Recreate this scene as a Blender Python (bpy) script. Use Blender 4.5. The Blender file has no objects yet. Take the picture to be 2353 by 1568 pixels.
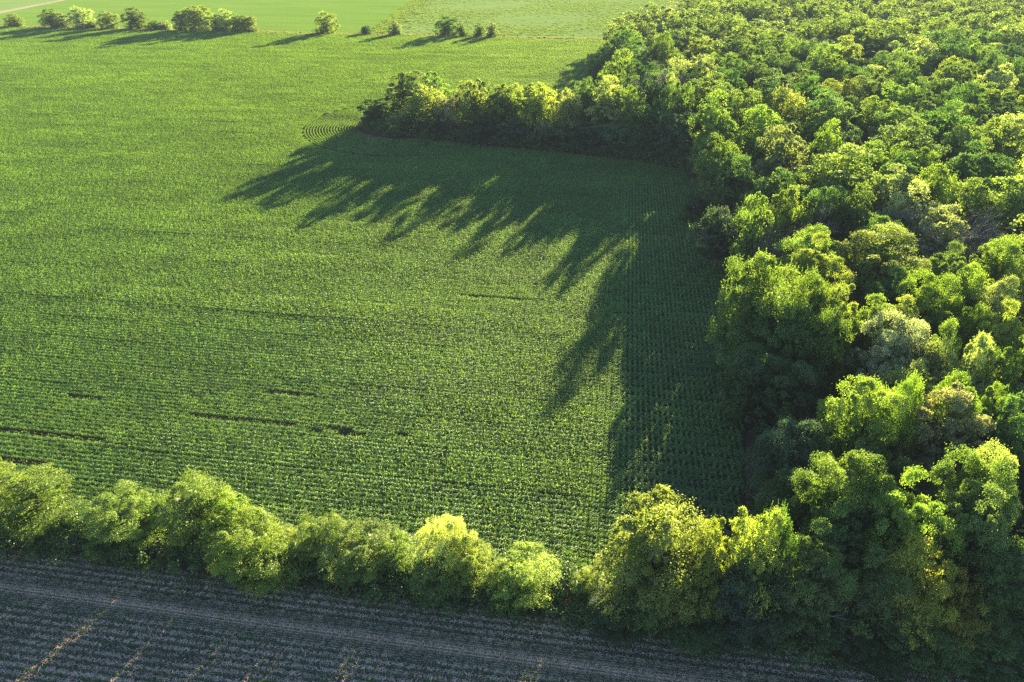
import bpy, math, random
import numpy as np
R_ = math.radians
sc = bpy.context.scene
C = sc.collection
H = 60.0; TILT = R_(32); F = 1569.0; CX = 1176.5; CY = 784.0
SUN_AZ, SUN_EL = 65.5, 10.8
ct, st = math.cos(TILT), math.sin(TILT)

def gp(x, y, z=0.0):                       # where the sight line through a point of the photo meets height z
    u = (x-CX)/F; v = (y-CY)/F
    dz = -st - v*ct
    t = (z-H)/dz
    return u*t, (ct - v*st)*t
def px(X, Y, Z):
    fy = Y*ct + (H-Z)*st; up = Y*st - (H-Z)*ct
    return CX + F*X/fy, CY - F*up/fy
def depth(Y, Z): return Y*ct + (H-Z)*st

# ------------------------------------------------------------------ materials
def newmat(name):
    m = bpy.data.materials.new(name); m.use_nodes = True
    nt = m.node_tree; nt.nodes.clear()
    out = nt.nodes.new('ShaderNodeOutputMaterial')
    return m, nt, out
def N(nt, typ, **kw):
    n = nt.nodes.new(typ)
    for k, v in kw.items(): setattr(n, k, v)
    return n
def math_(nt, op, a, b=None, c=None):
    n = nt.nodes.new('ShaderNodeMath'); n.operation = op
    for i, s in enumerate((a, b, c)):
        if s is None: continue
        if isinstance(s, (int, float)): n.inputs[i].default_value = s
        else: nt.links.new(s, n.inputs[i])
    return n.outputs[0]
def mixc(nt, fac, a, b, blend='MIX'):
    n = nt.nodes.new('ShaderNodeMix'); n.data_type = 'RGBA'; n.blend_type = blend
    for s, i in ((fac, 0), (a, 6), (b, 7)):
        if isinstance(s, (int, float)): n.inputs[i].default_value = s
        elif isinstance(s, tuple): n.inputs[i].default_value = (*s, 1) if len(s) == 3 else s
        else: nt.links.new(s, n.inputs[i])
    return n.outputs[2]
def noise(nt, scale, detail=3, rough=.55, vec=None):
    n = nt.nodes.new('ShaderNodeTexNoise'); n.inputs['Scale'].default_value = scale
    n.inputs['Detail'].default_value = detail; n.inputs['Roughness'].default_value = rough
    if vec is not None: nt.links.new(vec, n.inputs['Vector'])
    return n.outputs['Fac']
def ramp(nt, fac, stops):
    n = nt.nodes.new('ShaderNodeValToRGB'); e = n.color_ramp.elements
    while len(e) < len(stops): e.new(.5)
    for el, (p, c) in zip(e, stops): el.position = p; el.color = (*c, 1) if len(c) == 3 else c
    nt.links.new(fac, n.inputs[0]); return n.outputs['Color']
def objco(nt): return nt.nodes.new('ShaderNodeTexCoord').outputs['Object']

def leaf_material(name, base=None, trans=(1.5, 1.65, .5), tmix=.45, gloss=.04, rough=.5, varia=.65, vec_noise=None):
    m, nt, out = newmat(name); L = nt.links
    if base is None:
        oi = N(nt, 'ShaderNodeObjectInfo'); col = oi.outputs['Color']
        rnd = oi.outputs['Random']
        v = math_(nt, 'MULTIPLY_ADD', rnd, .36, .82)
    else:
        rgb = N(nt, 'ShaderNodeRGB'); rgb.outputs[0].default_value = (*base, 1); col = rgb.outputs[0]
        oi = N(nt, 'ShaderNodeObjectInfo'); rnd = oi.outputs['Random']
        v = math_(nt, 'MULTIPLY_ADD', rnd, .2, .9)
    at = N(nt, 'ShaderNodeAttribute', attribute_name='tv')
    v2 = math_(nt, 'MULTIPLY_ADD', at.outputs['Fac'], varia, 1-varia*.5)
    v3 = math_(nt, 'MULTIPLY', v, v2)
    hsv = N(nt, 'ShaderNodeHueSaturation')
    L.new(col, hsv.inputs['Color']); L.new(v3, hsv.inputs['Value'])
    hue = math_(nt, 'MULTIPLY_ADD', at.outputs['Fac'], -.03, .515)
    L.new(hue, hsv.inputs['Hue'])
    colv = hsv.outputs[0]
    if vec_noise:                              # patches of stronger and weaker growth across a field
        geo = N(nt, 'ShaderNodeNewGeometry')
        mp = N(nt, 'ShaderNodeMapping'); L.new(geo.outputs['Position'], mp.inputs[0]); mp.inputs['Rotation'].default_value = (0, 0, R_(8.5)); mp.inputs['Scale'].default_value = vec_noise
        nz = noise(nt, 1.0, 4, .6, mp.outputs[0])
        f = ramp(nt, nz, [(.3, (.82, .84, .88)), (.7, (1.16, 1.13, 1.05))])
        colv = mixc(nt, 1.0, colv, f, 'MULTIPLY')
    d = N(nt, 'ShaderNodeBsdfDiffuse'); L.new(colv, d.inputs[0])
    tc = mixc(nt, 1.0, colv, trans, 'MULTIPLY')
    t = N(nt, 'ShaderNodeBsdfTranslucent'); L.new(tc, t.inputs[0])
    mx = N(nt, 'ShaderNodeMixShader'); mx.inputs[0].default_value = tmix
    L.new(d.outputs[0], mx.inputs[1]); L.new(t.outputs[0], mx.inputs[2])
    g = N(nt, 'ShaderNodeBsdfGlossy'); g.inputs['Roughness'].default_value = rough
    g.inputs['Color'].default_value = (1, 1, 1, 1)
    mx2 = N(nt, 'ShaderNodeMixShader'); mx2.inputs[0].default_value = gloss
    L.new(mx.outputs[0], mx2.inputs[1]); L.new(g.outputs[0], mx2.inputs[2])
    L.new(mx2.outputs[0], out.inputs[0])
    return m

def ground_material(name, stops, scale, streak=None, bump=.3, fine=6.0, fine_amt=.35, rot=-8.5):
    m, nt, out = newmat(name); L = nt.links
    geo = N(nt, 'ShaderNodeNewGeometry')
    mp = N(nt, 'ShaderNodeMapping'); L.new(geo.outputs['Position'], mp.inputs[0])
    mp.inputs['Rotation'].default_value = (0, 0, R_(-rot))
    mp2 = N(nt, 'ShaderNodeMapping'); L.new(mp.outputs[0], mp2.inputs[0]); mp2.inputs['Scale'].default_value = streak or (1, 1, 1)
    n1 = noise(nt, scale, 5, .6, mp2.outputs[0])
    n2 = noise(nt, fine, 4, .65, mp.outputs[0])
    f = math_(nt, 'MULTIPLY_ADD', n2, fine_amt, math_(nt, 'MULTIPLY', n1, 1-fine_amt))
    c = ramp(nt, f, stops)
    p = N(nt, 'ShaderNodeBsdfPrincipled'); L.new(c, p.inputs['Base Color']); p.inputs['Roughness'].default_value = .95
    p.inputs['Specular IOR Level'].default_value = 0
    b = N(nt, 'ShaderNodeBump'); b.inputs['Strength'].default_value = bump; b.inputs['Distance'].default_value = .2
    L.new(n2, b.inputs['Height']); L.new(b.outputs[0], p.inputs['Normal'])
    L.new(p.outputs[0], out.inputs[0])
    return m

def bark_material(name, c0, c1):
    m, nt, out = newmat(name); L = nt.links
    oc = objco(nt); mp = N(nt, 'ShaderNodeMapping'); L.new(oc, mp.inputs[0]); mp.inputs['Scale'].default_value = (5, 5, 1)
    n1 = noise(nt, 2.0, 5, .6, mp.outputs[0])
    c = ramp(nt, n1, [(.3, c0), (.7, c1)])
    p = N(nt, 'ShaderNodeBsdfPrincipled'); L.new(c, p.inputs['Base Color']); p.inputs['Roughness'].default_value = .9
    b = N(nt, 'ShaderNodeBump'); b.inputs['Strength'].default_value = .6; b.inputs['Distance'].default_value = .05
    L.new(n1, b.inputs['Height']); L.new(b.outputs[0], p.inputs['Normal'])
    L.new(p.outputs[0], out.inputs[0]); return m

M = dict(
    leaf=leaf_material('foliage', tmix=.5, trans=(1.4, 1.55, .5)),
    mass=leaf_material('forest foliage', (.215, .275, .075), tmix=.5, trans=(1.4, 1.55, .5), varia=.6),
    under=leaf_material('undergrowth leaves', (.085, .15, .035), varia=.7),
    corn=leaf_material('corn leaves', (.105, .235, .075), trans=(3.0, 2.15, .12), tmix=.5, gloss=.024, rough=.45, varia=.5, vec_noise=(.02, .09, .1)),
    bean=leaf_material('bean leaves', (.055, .15, .04), tmix=.3, gloss=.03, varia=.6),
    tuft=leaf_material('grass tufts', (.19, .25, .06), tmix=.35, gloss=.02, varia=.8),
    dry=leaf_material('dry grass', (.34, .33, .15), trans=(1.3, 1.2, .7), tmix=.35, gloss=.02, varia=.6),
    straw=leaf_material('straw', (.78, .56, .42), trans=(1.1, 1, .8), tmix=.15, gloss=.03, varia=1.0),
    bark=bark_material('bark', (.05, .04, .03), (.14, .115, .09)),
    grey=bark_material('dead wood', (.09, .078, .075), (.21, .185, .18)),
    cornsoil=ground_material('corn soil', [(.3, (.035, .030, .020)), (.55, (.075, .056, .040)), (.75, (.13, .09, .066))], .25, (.3, 2, 1)),
    nearsoil=ground_material('stubble soil', [(.3, (.045, .034, .03)), (.6, (.095, .07, .06)), (.8, (.18, .135, .12))], .8, (.25, 2.2, 1), fine=9),
    margin=ground_material('bare margin', [(.3, (.06, .042, .028)), (.6, (.11, .075, .05)), (.8, (.14, .12, .06))], .5),
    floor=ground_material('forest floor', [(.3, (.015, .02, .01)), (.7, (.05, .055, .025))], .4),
    farcrop=ground_material('far crop', [(.25, (.13, .23, .028)), (.5, (.175, .285, .042)), (.75, (.235, .335, .07))], .03, (.5, 3, 1), fine=.9, fine_amt=.45, bump=.8),
    pasture=ground_material('pasture', [(.25, (.16, .25, .06)), (.5, (.21, .30, .08)), (.75, (.27, .35, .11))], .05, (.6, 1.6, 1), fine=.5, fine_amt=.5, bump=.8, rot=20),
    ground=ground_material('grassland', [(.3, (.05, .09, .025)), (.7, (.10, .14, .045))], .01, fine=.3),
    track=ground_material('farm track', [(.3, (.30, .30, .15)), (.6, (.40, .38, .21)), (.8, (.46, .42, .28))], .15, fine=1.5, rot=40),
)

# ------------------------------------------------------------------ mesh building with quads
class Q:
    def __init__(s): s.v = []; s.f = []; s.n = 0; s.tv = []; s.mi = []
    def add(s, v, f, tv=None, mi=0):
        v = np.asarray(v, float).reshape(-1, 3); f = np.asarray(f, int).reshape(-1, 4)
        s.v.append(v); s.f.append(f + s.n); s.n += len(v)
        s.tv.append(np.zeros(len(v)) if tv is None else np.broadcast_to(np.asarray(tv, float), (len(v),)))
        s.mi.append(np.full(len(f), mi))
    def arrays(s):
        return np.concatenate(s.v), np.concatenate(s.f), np.concatenate(s.tv), np.concatenate(s.mi)
def mesh_of(name, v, f, tv, mi, mats, smooth=False):
    me = bpy.data.meshes.new(name)
    me.vertices.add(len(v)); me.vertices.foreach_set('co', v.astype(np.float32).ravel())
    me.loops.add(len(f)*4); me.loops.foreach_set('vertex_index', f.astype(np.int32).ravel())
    me.polygons.add(len(f)); me.polygons.foreach_set('loop_start', np.arange(0, len(f)*4, 4, dtype=np.int32))
    me.polygons.foreach_set('material_index', mi.astype(np.int32))
    if smooth: me.polygons.foreach_set('use_smooth', np.ones(len(f), bool))
    me.update(calc_edges=True)
    a = me.attributes.new('tv', 'FLOAT', 'POINT'); a.data.foreach_set('value', tv.astype(np.float32))
    for m in mats: me.materials.append(m)
    return me
def qmesh(name, q, mats, smooth=False): return mesh_of(name, *q.arrays(), mats, smooth)

def unit(a): return a/np.maximum(np.linalg.norm(a, axis=-1, keepdims=True), 1e-9)
def leaves(q, p, n, size, rng, aspect=.55, tv=0, mi=0, fold=.12):
    k = len(p); n = unit(n)
    t = unit(np.cross(n, rng.normal(size=(k, 3)))); b = np.cross(n, t)
    s = np.asarray(size).reshape(-1, 1)*np.ones((k, 1))
    v = np.stack([p - t*s*.5, p + b*s*aspect*.5 + n*s*fold, p + t*s*.5 - n*s*.1, p - b*s*aspect*.5 + n*s*fold], 1)
    f = np.arange(k*4).reshape(k, 4)
    q.add(v.reshape(-1, 3), f, np.repeat(np.broadcast_to(tv, (k,)), 4), mi)
def tube(q, pts, rad, sides=6, tv=0, mi=0):
    pts = np.asarray(pts, float); k = len(pts); vs = []
    d = unit(np.gradient(pts, axis=0))
    ref = np.array([.31, .17, .93]) if abs(d[0][2]) < .8 else np.array([1., .2, 0])
    for i in range(k):
        a = unit(np.cross(d[i], ref)); b = np.cross(d[i], a)
        for j in range(sides):
            w = 2*math.pi*j/sides; vs.append(pts[i] + rad[i]*(a*math.cos(w) + b*math.sin(w)))
    f = []
    for i in range(k-1):
        for j in range(sides):
            j2 = (j+1) % sides
            f.append((i*sides+j, i*sides+j2, (i+1)*sides+j2, (i+1)*sides+j))
    q.add(vs, f, tv, mi)

# a tree crown: lobes -> tufts -> leaves, all inside a broad envelope; H = 18 m, radius = 6 m before scaling
def tree_parts(seed, nl=46, nt=17, nk=50, ls=.30, base=.12, spike=.0, droop=.0, top=1.0, flat=.0, loose=.0):
    rng = np.random.default_rng(seed)
    TH, TR = 18.0, 6.0
    zc = TH*(base+1)/2 - (.06*TH); a = TH*(1-base)/2*.94
    lob = []; tries = 0
    ph = rng.uniform(0, 6.28, 6)
    while len(lob) < nl and tries < 6000:
        tries += 1
        u = rng.uniform(-.92, 1); th = rng.uniform(0, 6.283)
        s = math.sqrt(1-u*u) if u > 0 else math.sqrt(1-abs(u)**3)
        wob = 1 + .13*math.sin(2*th+ph[0]) + .10*math.sin(3*th+ph[1]+2*u) + .10*math.sin(5*u+ph[2]+th)
        f = rng.uniform(.70, .93) if rng.random() < .8 else rng.uniform(.25, .6)
        wide = 1.0 if u > -.2 else .96
        p = np.array([math.cos(th)*s*TR*f*wob*wide, math.sin(th)*s*TR*f*wob*wide, zc + u*a*f*(1+.08*math.sin(th*2+ph[3]))])
        if all(np.linalg.norm((p-l)*np.array([1, 1, .8])) > 1.75 for l in lob): lob.append(p)
    lob = np.array(lob); n = len(lob)
    lr = (.65+1.65*rng.random(n)**1.3)*(TR/6)
    q = Q()
    ctr = np.array([0, 0, zc-1.5])
    ldir = unit(lob - ctr)
    ltv = rng.uniform(.15, .85, n)
    for i in range(n):
        dirs = unit(rng.normal(size=(nt, 3)) + ldir[i]*.75 + np.array([0, 0, .45]))
        tp = lob[i] + dirs*lr[i]*rng.uniform(.7, 1.08, (nt, 1))*np.array([1.12, 1.12, .85-flat*.35])
        tr = lr[i]*rng.uniform(.26, .52, nt)
        ttv = np.clip(ltv[i] + rng.normal(0, .16, nt), 0, 1)
        for j in range(nt):
            e = unit(rng.normal(size=(nk, 3)) + dirs[j]*.55 + np.array([0, 0, .25]))
            r = tr[j]*rng.uniform(.55, 1.15+loose, (nk, 1))*(1+.4*np.minimum(rng.exponential(1, (nk, 1)), 1.1)*(rng.random((nk, 1)) < .18))
            p = tp[j] + e*r*np.array([1.15, 1.15, .8-flat*.35])
            if spike and rng.random() < .55:        # upright sprays at the top of a tuft
                k2 = nk//3; w = unit(dirs[j]*.7 + np.array([0, 0, 1.]) + rng.normal(0, .35, 3))
                tt = rng.uniform(.2, 1.0, (k2, 1))
                p[:k2] = tp[j] + w*tt*tr[j]*(1.6+spike) + rng.normal(0, .10, (k2, 3))*(1.3-tt)
            if droop:
                k2 = nk//2; tt = rng.uniform(0, 1, (k2, 1))
                p[:k2] = tp[j] + dirs[j]*tr[j]*(.6+.8*tt)*np.array([1, 1, .3]) + np.array([0, 0, -1.])*tt**1.5*droop*tr[j]*2.2 + rng.normal(0, .07, (k2, 3))
            nn = e*.55 + np.array([0, 0, .45]) + rng.normal(0, .5, (nk, 3))
            leaves(q, p, nn, ls*rng.uniform(.7, 1.3, nk), rng, tv=np.clip(ttv[j]+rng.normal(0, .14, nk), 0, 1))
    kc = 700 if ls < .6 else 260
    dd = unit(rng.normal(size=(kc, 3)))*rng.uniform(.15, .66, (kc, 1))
    leaves(q, np.array([0, 0, zc])+dd*np.array([TR, TR, a]), rng.normal(size=(kc, 3)), rng.uniform(.7, 1.2, kc)*(1 if ls < .6 else 1.4), rng, .8, 0)  # large dark leaves added inside the crown to block light passing through
    # trunk and limbs
    t = Q()
    bend = rng.normal(0, .35, 2)
    zt = np.linspace(0, TH*.72, 8)
    tp = np.stack([bend[0]*np.sin(zt/6), bend[1]*np.sin(zt/5), zt-.15], 1)
    tube(t, tp, np.linspace(.34, .09, 8)*np.array([1.35]+[1]*7), 7)
    order = rng.permutation(n)[:20]
    for i in order:
        z0 = np.clip(lob[i][2]*rng.uniform(.35, .62), 1.6, TH*.6)
        b0 = np.array([np.interp(z0, tp[:, 2], tp[:, 0]), np.interp(z0, tp[:, 2], tp[:, 1]), z0])
        m_ = b0*.5 + lob[i]*.5 + np.array([0, 0, .6]) + rng.normal(0, .3, 3)
        tube(t, [b0, (b0+m_)/2+rng.normal(0, .1, 3), m_, lob[i], lob[i]+ldir[i]*.7], [.13, .10, .075, .04, .015], 5)
    return q, t

def dead_parts(seed, th=14.0, spread=.55, levels=5, lean=(0, 0)):
    rng = np.random.default_rng(seed); t = Q(); w = Q()
    def grow(p, d, ln, r, lv):
        k = 5; pts = [p]
        for i in range(k-1):
            d = unit(d + rng.normal(0, .13, 3) + np.array([0, 0, .04])); pts.append(pts[-1] + d*ln/(k-1))
        tube(t if lv >= levels-1 else w, pts, np.linspace(r, r*.5, k)*.75, 6 if lv >= levels-1 else 4)
        if lv == 0: return
        for i in range(rng.integers(3, 6)):
            s = rng.uniform(.35, 1.0); b = pts[int(s*(k-1))]
            nd = unit(d + rng.normal(0, spread, 3) + np.array([0, 0, .12]))
            grow(b, nd, ln*rng.uniform(.5, .75), r*.5, lv-1)
    grow(np.array([0, 0, -.1]), unit(np.array([lean[0], lean[1], 1.])), th*.42, .24, levels)
    return t, w

KINDS = dict(
    oak=dict(), round=dict(nl=40, spike=.0, base=.16), spray=dict(spike=.5, nl=44, loose=.15), ash=dict(spike=.25, loose=.4, nl=38, droop=.25),
    willow=dict(droop=.9, nl=40), layer=dict(flat=1.0, nl=36), bush=dict(base=-.10, nl=56))
SEEDS = dict(oak=(11, 12, 13), round=(21, 22), spray=(31, 32, 33), ash=(41, 42), willow=(51,), layer=(61,), bush=(71, 72))
LIB = {}
def lib(kind, lod, k):
    seeds = SEEDS[kind]; s = seeds[k % len(seeds)]
    key = (s, lod)
    if key not in LIB:
        kw = dict(KINDS[kind])
        if lod == 1: kw.update(nt=15, nk=34, ls=.38)
        if lod == 2: kw.update(nt=9, nk=9, ls=.85)
        if lod == 0: kw.update(nt=18, nk=76, ls=.235)
        q, t = tree_parts(s, **kw)
        LIB[key] = (qmesh('crown_mesh', q, [M['leaf']]), qmesh('trunk_mesh', t, [M['bark']], True))
    return LIB[key]

def link(o): C.objects.link(o); return o
def empty(name, loc): o = bpy.data.objects.new(name, None); o.location = loc; o.empty_display_size = .5; return link(o)

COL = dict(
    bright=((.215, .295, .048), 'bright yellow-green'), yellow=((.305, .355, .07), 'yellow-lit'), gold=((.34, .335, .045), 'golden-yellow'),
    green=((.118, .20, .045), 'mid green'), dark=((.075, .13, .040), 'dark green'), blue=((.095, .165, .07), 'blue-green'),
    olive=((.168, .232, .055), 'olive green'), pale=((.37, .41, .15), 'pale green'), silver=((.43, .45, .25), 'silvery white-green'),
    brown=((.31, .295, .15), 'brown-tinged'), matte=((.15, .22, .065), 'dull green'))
TREES = []
rr = random.Random(5)
def tree(X, Y, h, w, col, kind, label, group=None, short=None, name='broadleaf_tree', lod=None):
    d = depth(Y, h)
    if lod is None: lod = 0 if d < 118 else (1 if d < 330 else 2)
    c, t = lib(kind, lod, rr.randrange(9))
    o = empty(name, (X, Y, 0)); o['label'] = label; o['category'] = 'shrub' if name == 'shrub' else 'tree'
    if group: o['group'] = group
    o.rotation_euler.z = rr.uniform(0, 6.28)
    s = w/13.0
    o.scale = (s*rr.uniform(.94, 1.06), s*rr.uniform(.94, 1.06), h/18.0)
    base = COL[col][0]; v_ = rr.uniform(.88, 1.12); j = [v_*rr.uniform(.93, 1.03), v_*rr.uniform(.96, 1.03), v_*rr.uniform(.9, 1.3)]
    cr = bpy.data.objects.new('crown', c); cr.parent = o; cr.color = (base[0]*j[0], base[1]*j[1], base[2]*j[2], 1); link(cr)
    tk = bpy.data.objects.new('trunk', t); tk.parent = o; link(tk)
    TREES.append(dict(o=o, X=X, Y=Y, h=h, w=w, col=col, short=short, p=px(X, Y, h*.85)))
    return o
def nearline(X): return 51.6 - .1475*(X+56.7)
def farline(X): return 469 - .1405*(X+322)
def penline(X): return np.interp(X, [-60, -50, -40, -24, 16, 40, 51], [236, 229, 221, 215, 202, 192, 184])
def on_line(x, y, fn, lo=2.0, hi=30.0):
    best = None
    for k in range(int(lo*10), int(hi*10)):
        h = k/10; X, Y = gp(x, y, h); e = abs(Y-fn(X))
        if best is None or e < best[0]: best = (e, h, X, Y)
    return best[1], best[2], best[3]
def wm(w, Y, h): return w*depth(Y, h*.75)/F

# ---- near hedge, left to right
HEDGE = [
    (-75, 1085, 190, 'bright', 'bush', 3.4, 'yellow-green hedge tree cut off by the left edge of the photo'),
    (50, 1093, 200, 'bright', 'ash', 3.2, 'tall bright hedge tree at the left end of the near hedge'),
    (165, 1175, 110, 'green', 'bush', 3.2, 'low shrub in the dip right of the leftmost tall hedge tree'),
    (255, 1128, 180, 'bright', 'bush', 3.0, 'rounded shrub-like tree with lit top, left of the tallest hedge tree'),
    (335, 1150, 120, 'bright', 'ash', 3.6, 'slim lit hedge tree squeezed against the tallest hedge tree'),
    (425, 1104, 185, 'bright', 'spray', 3.6, 'tallest tree of the near hedge with a high feathery top'),
    (508, 1128, 120, 'bright', 'ash', 3.8, 'narrow bright hedge tree just right of the tallest hedge tree'),
    (545, 1185, 195, 'bright', 'bush', 1.2, 'bulky tree bulging out of the hedge over the stubble field'),
    (645, 1218, 105, 'yellow', 'bush', 3.2, 'small yellowish hedge tree between the bulky tree and a rounder neighbour'),
    (738, 1200, 140, 'bright', 'oak', 3.6, 'rounded green hedge tree left of the wide double-topped one'),
    (830, 1212, 175, 'bright', 'bush', 2.6, 'wide double-topped hedge tree in the middle of the near hedge'),
    (900, 1228, 110, 'bright', 'ash', 3.2, 'yellow-topped hedge tree left of the pale feathery one'),
    (1020, 1193, 150, 'pale', 'willow', 4.0, 'pale feathery hedge tree with a greyish top'),
    (1085, 1238, 130, 'bright', 'bush', 2.4, 'lit hedge tree in front of the pale feathery one'),
    (1000, 1300, 130, 'green', 'willow', 1.2, 'low drooping green shrub at the foot of the pale feathery tree'),
    (1205, 1272, 180, 'bright', 'ash', 2.2, 'rounded bright bush near the gap at the right end of the hedge'),
    (1290, 1345, 80, 'green', 'bush', 2.4, 'low green shrub in the gap where the hedge dips lowest'),
    (1350, 1307, 75, 'yellow', 'bush', 2.8, 'small yellow bush beside the corner of the corn field'),
]
for x, y, w, c, k, off, lab in HEDGE:
    h, X, Y = on_line(x, y, lambda X: nearline(X)+off+(1.3 if off > 2 else .9), 1.5)
    tree(X, Y, h, wm(w, Y, h)*(.95 if x < 900 else .88), c, k, lab, 'trees of the near hedge', name='shrub' if h < 7.5 else 'broadleaf_tree')

SLOTS = [(-53.5, .55), (-47.0, .3), (-38.2, .6), (-30.5, .3), (-24.0, .35), (-17.6, .45), (-8.5, .3), (-3.0, .4), (6.0, .45), (12.5, .35)]
SX, SY = math.cos(R_(SUN_AZ)), math.sin(R_(SUN_AZ))
def in_slot(X, Y, Z):     # low gaps in the hedge that let the sun through to the near field
    X = np.asarray(X); r = np.zeros(X.shape, bool)
    for gx, hw in SLOTS:
        gy = nearline(gx)+3; r |= np.abs((X-gx)*SY-(Y-gy)*SX) < hw*(1.15-Z/9)
    return r & (Z < 7.5)
bpy.context.view_layer.update()
for t in TREES:
    cr = [c for c in t['o'].children if c.name.startswith('crown')][0]; me = cr.data; n = len(me.vertices)
    co = np.empty(n*3, np.float32); me.vertices.foreach_get('co', co); co = co.reshape(-1, 3)
    cr.color = (cr.color[0]*1.28, cr.color[1]*1.2, cr.color[2], 1)
    mw = np.array(t['o'].matrix_world); wc = co@mw[:3, :3].T+mw[:3, 3]
    ctr = wc.reshape(-1, 4, 3).mean(1); hit = in_slot(ctr[:, 0], ctr[:, 1], ctr[:, 2])
    hit &= np.random.default_rng(3).random(len(hit)) < .84
    if not hit.any(): continue
    tv = np.empty(n, np.float32); me.attributes['tv'].data.foreach_get('value', tv)
    kp = np.repeat(~hit, 4); k = int(kp.sum())
    cr.data = mesh_of('crown_mesh', co[kp], np.arange(k).reshape(-1, 4), tv[kp], np.zeros(k//4), [M['leaf']])

# ---- far hedgerow between the corn and the far fields
FAR = [
    (28, 33, 40, 'olive', 'far shrubby tree at the left end of the far hedgerow'), (108, 20, 48, 'green', 'far hedgerow tree, left one of a close dark clump'),
    (137, 30, 42, 'yellow', 'low yellowish far tree in the middle of the left clump'), (175, 13, 50, 'yellow', 'tall yellow-lit far tree at the right of the left clump'),
    (207, 48, 30, 'olive', 'low far shrub between two taller hedgerow trees'), (241, 25, 46, 'olive', 'far olive tree standing left of a broad pale round one'),
    (304, 19, 56, 'matte', 'broad round dull green tree alone in the far hedgerow'), (353, 48, 32, 'green', 'low far bush, left of a touching pair'),
    (376, 49, 26, 'yellow', 'low yellowish far bush, right of a touching pair'), (413, 22, 48, 'green', 'darker far tree leaning on the largest hedgerow tree'),
    (447, 10, 76, 'olive', 'largest tree of the far hedgerow with a wide domed crown'), (494, 34, 26, 'dark', 'thin dark far tree right of the largest hedgerow tree'),
    (513, 22, 36, 'pale', 'pale upright far tree behind a row of darker ones'), (543, 31, 46, 'green', 'dark far tree near the right end of the dense row'),
    (567, 34, 38, 'olive', 'last tree at the right end of the dense far row'), (747, 28, 52, 'olive', 'lone tall oval tree in the middle of the far hedgerow'),
    (840, 58, 25, 'dark', 'smallest lone round bush of the far hedgerow'), (907, 49, 30, 'yellow', 'small lone yellowish tree at the pasture corner'),
    (1027, 38, 52, 'dark', 'wide dark tree on the pasture edge with a small neighbour'), (1060, 54, 22, 'green', 'small bush tucked against the wide dark pasture-edge tree'),
    (1101, 54, 24, 'green', 'left bush of the last pair on the pasture edge'), (1130, 52, 27, 'yellow', 'right, taller bush of the last pair on the pasture edge'),
    (1463, 48, 40, 'pale', 'upright pale tree standing alone just left of the far wood'),
]
for x, y, w, c, lab in FAR:
    h, X, Y = on_line(x, y, lambda X: farline(X)+1.5)
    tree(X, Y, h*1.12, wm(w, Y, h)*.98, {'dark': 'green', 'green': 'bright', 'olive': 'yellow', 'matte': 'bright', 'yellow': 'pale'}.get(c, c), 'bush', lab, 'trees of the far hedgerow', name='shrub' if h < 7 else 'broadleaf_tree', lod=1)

# ---- wooded spit reaching into the corn
SPIT = [
    (862, 216, 78, 'dark', 'bush', 7, 'dark tree forming the left tip of the wooded spit'),
    (850, 252, 50, 'dark', 'bush', 3, 'low dark bush at the very tip of the wooded spit'),
    (936, 151, 92, 'olive', 'oak', 17, 'tallest tree of the spit with a dark left flank'),
    (990, 154, 56, 'olive', 'round', 18, 'round-topped tree right behind the tallest of the spit'),
    (968, 178, 108, 'yellow', 'ash', 8, 'broad yellow-lit tree with visible limbs on the spit'),
    (1022, 215, 62, 'brown', 'oak', 6, 'brownish thin-crowned tree between two yellow-lit ones on the spit'),
    (1085, 170, 98, 'yellow', 'ash', 10, 'tall open-crowned yellow-lit tree in the left half of the spit'),
    (1140, 200, 70, 'olive', 'oak', 8, 'olive tree in the middle of the spit'),
    (1168, 177, 80, 'yellow', 'oak', 12, 'lit tree behind the leaning dead tree, left'),
    (1238, 171, 86, 'yellow', 'ash', 11, 'high yellow-lit tree right above the leaning dead tree'),
    (1305, 186, 66, 'pale', 'ash', 13, 'thin pale tree where the spit dips'),
    (1273, 274, 76, 'green', 'bush', 3, 'low lit bush right of the leaning dead tree'),
    (1352, 169, 58, 'olive', 'oak', 20, 'narrow tree at the low saddle of the spit'),
    (1402, 171, 96, 'pale', 'round', 18, 'pale cream-topped tree where the spit joins the wood'),
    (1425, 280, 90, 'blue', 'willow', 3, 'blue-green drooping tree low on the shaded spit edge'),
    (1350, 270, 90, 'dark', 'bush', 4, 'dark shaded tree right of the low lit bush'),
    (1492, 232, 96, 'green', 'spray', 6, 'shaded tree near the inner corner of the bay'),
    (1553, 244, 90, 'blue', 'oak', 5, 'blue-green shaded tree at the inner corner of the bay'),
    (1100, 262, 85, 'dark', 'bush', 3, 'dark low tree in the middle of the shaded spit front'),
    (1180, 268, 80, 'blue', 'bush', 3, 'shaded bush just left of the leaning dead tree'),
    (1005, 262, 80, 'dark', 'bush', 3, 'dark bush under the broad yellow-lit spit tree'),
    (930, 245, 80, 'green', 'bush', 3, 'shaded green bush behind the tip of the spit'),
]
for x, y, w, c, k, off, lab in SPIT:
    h, X, Y = on_line(x, y, lambda X: penline(X)+off)
    tree(X, Y, h, wm(w, Y, h)*1.03, c, k, lab, 'trees of the wooded spit', short=None)

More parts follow.
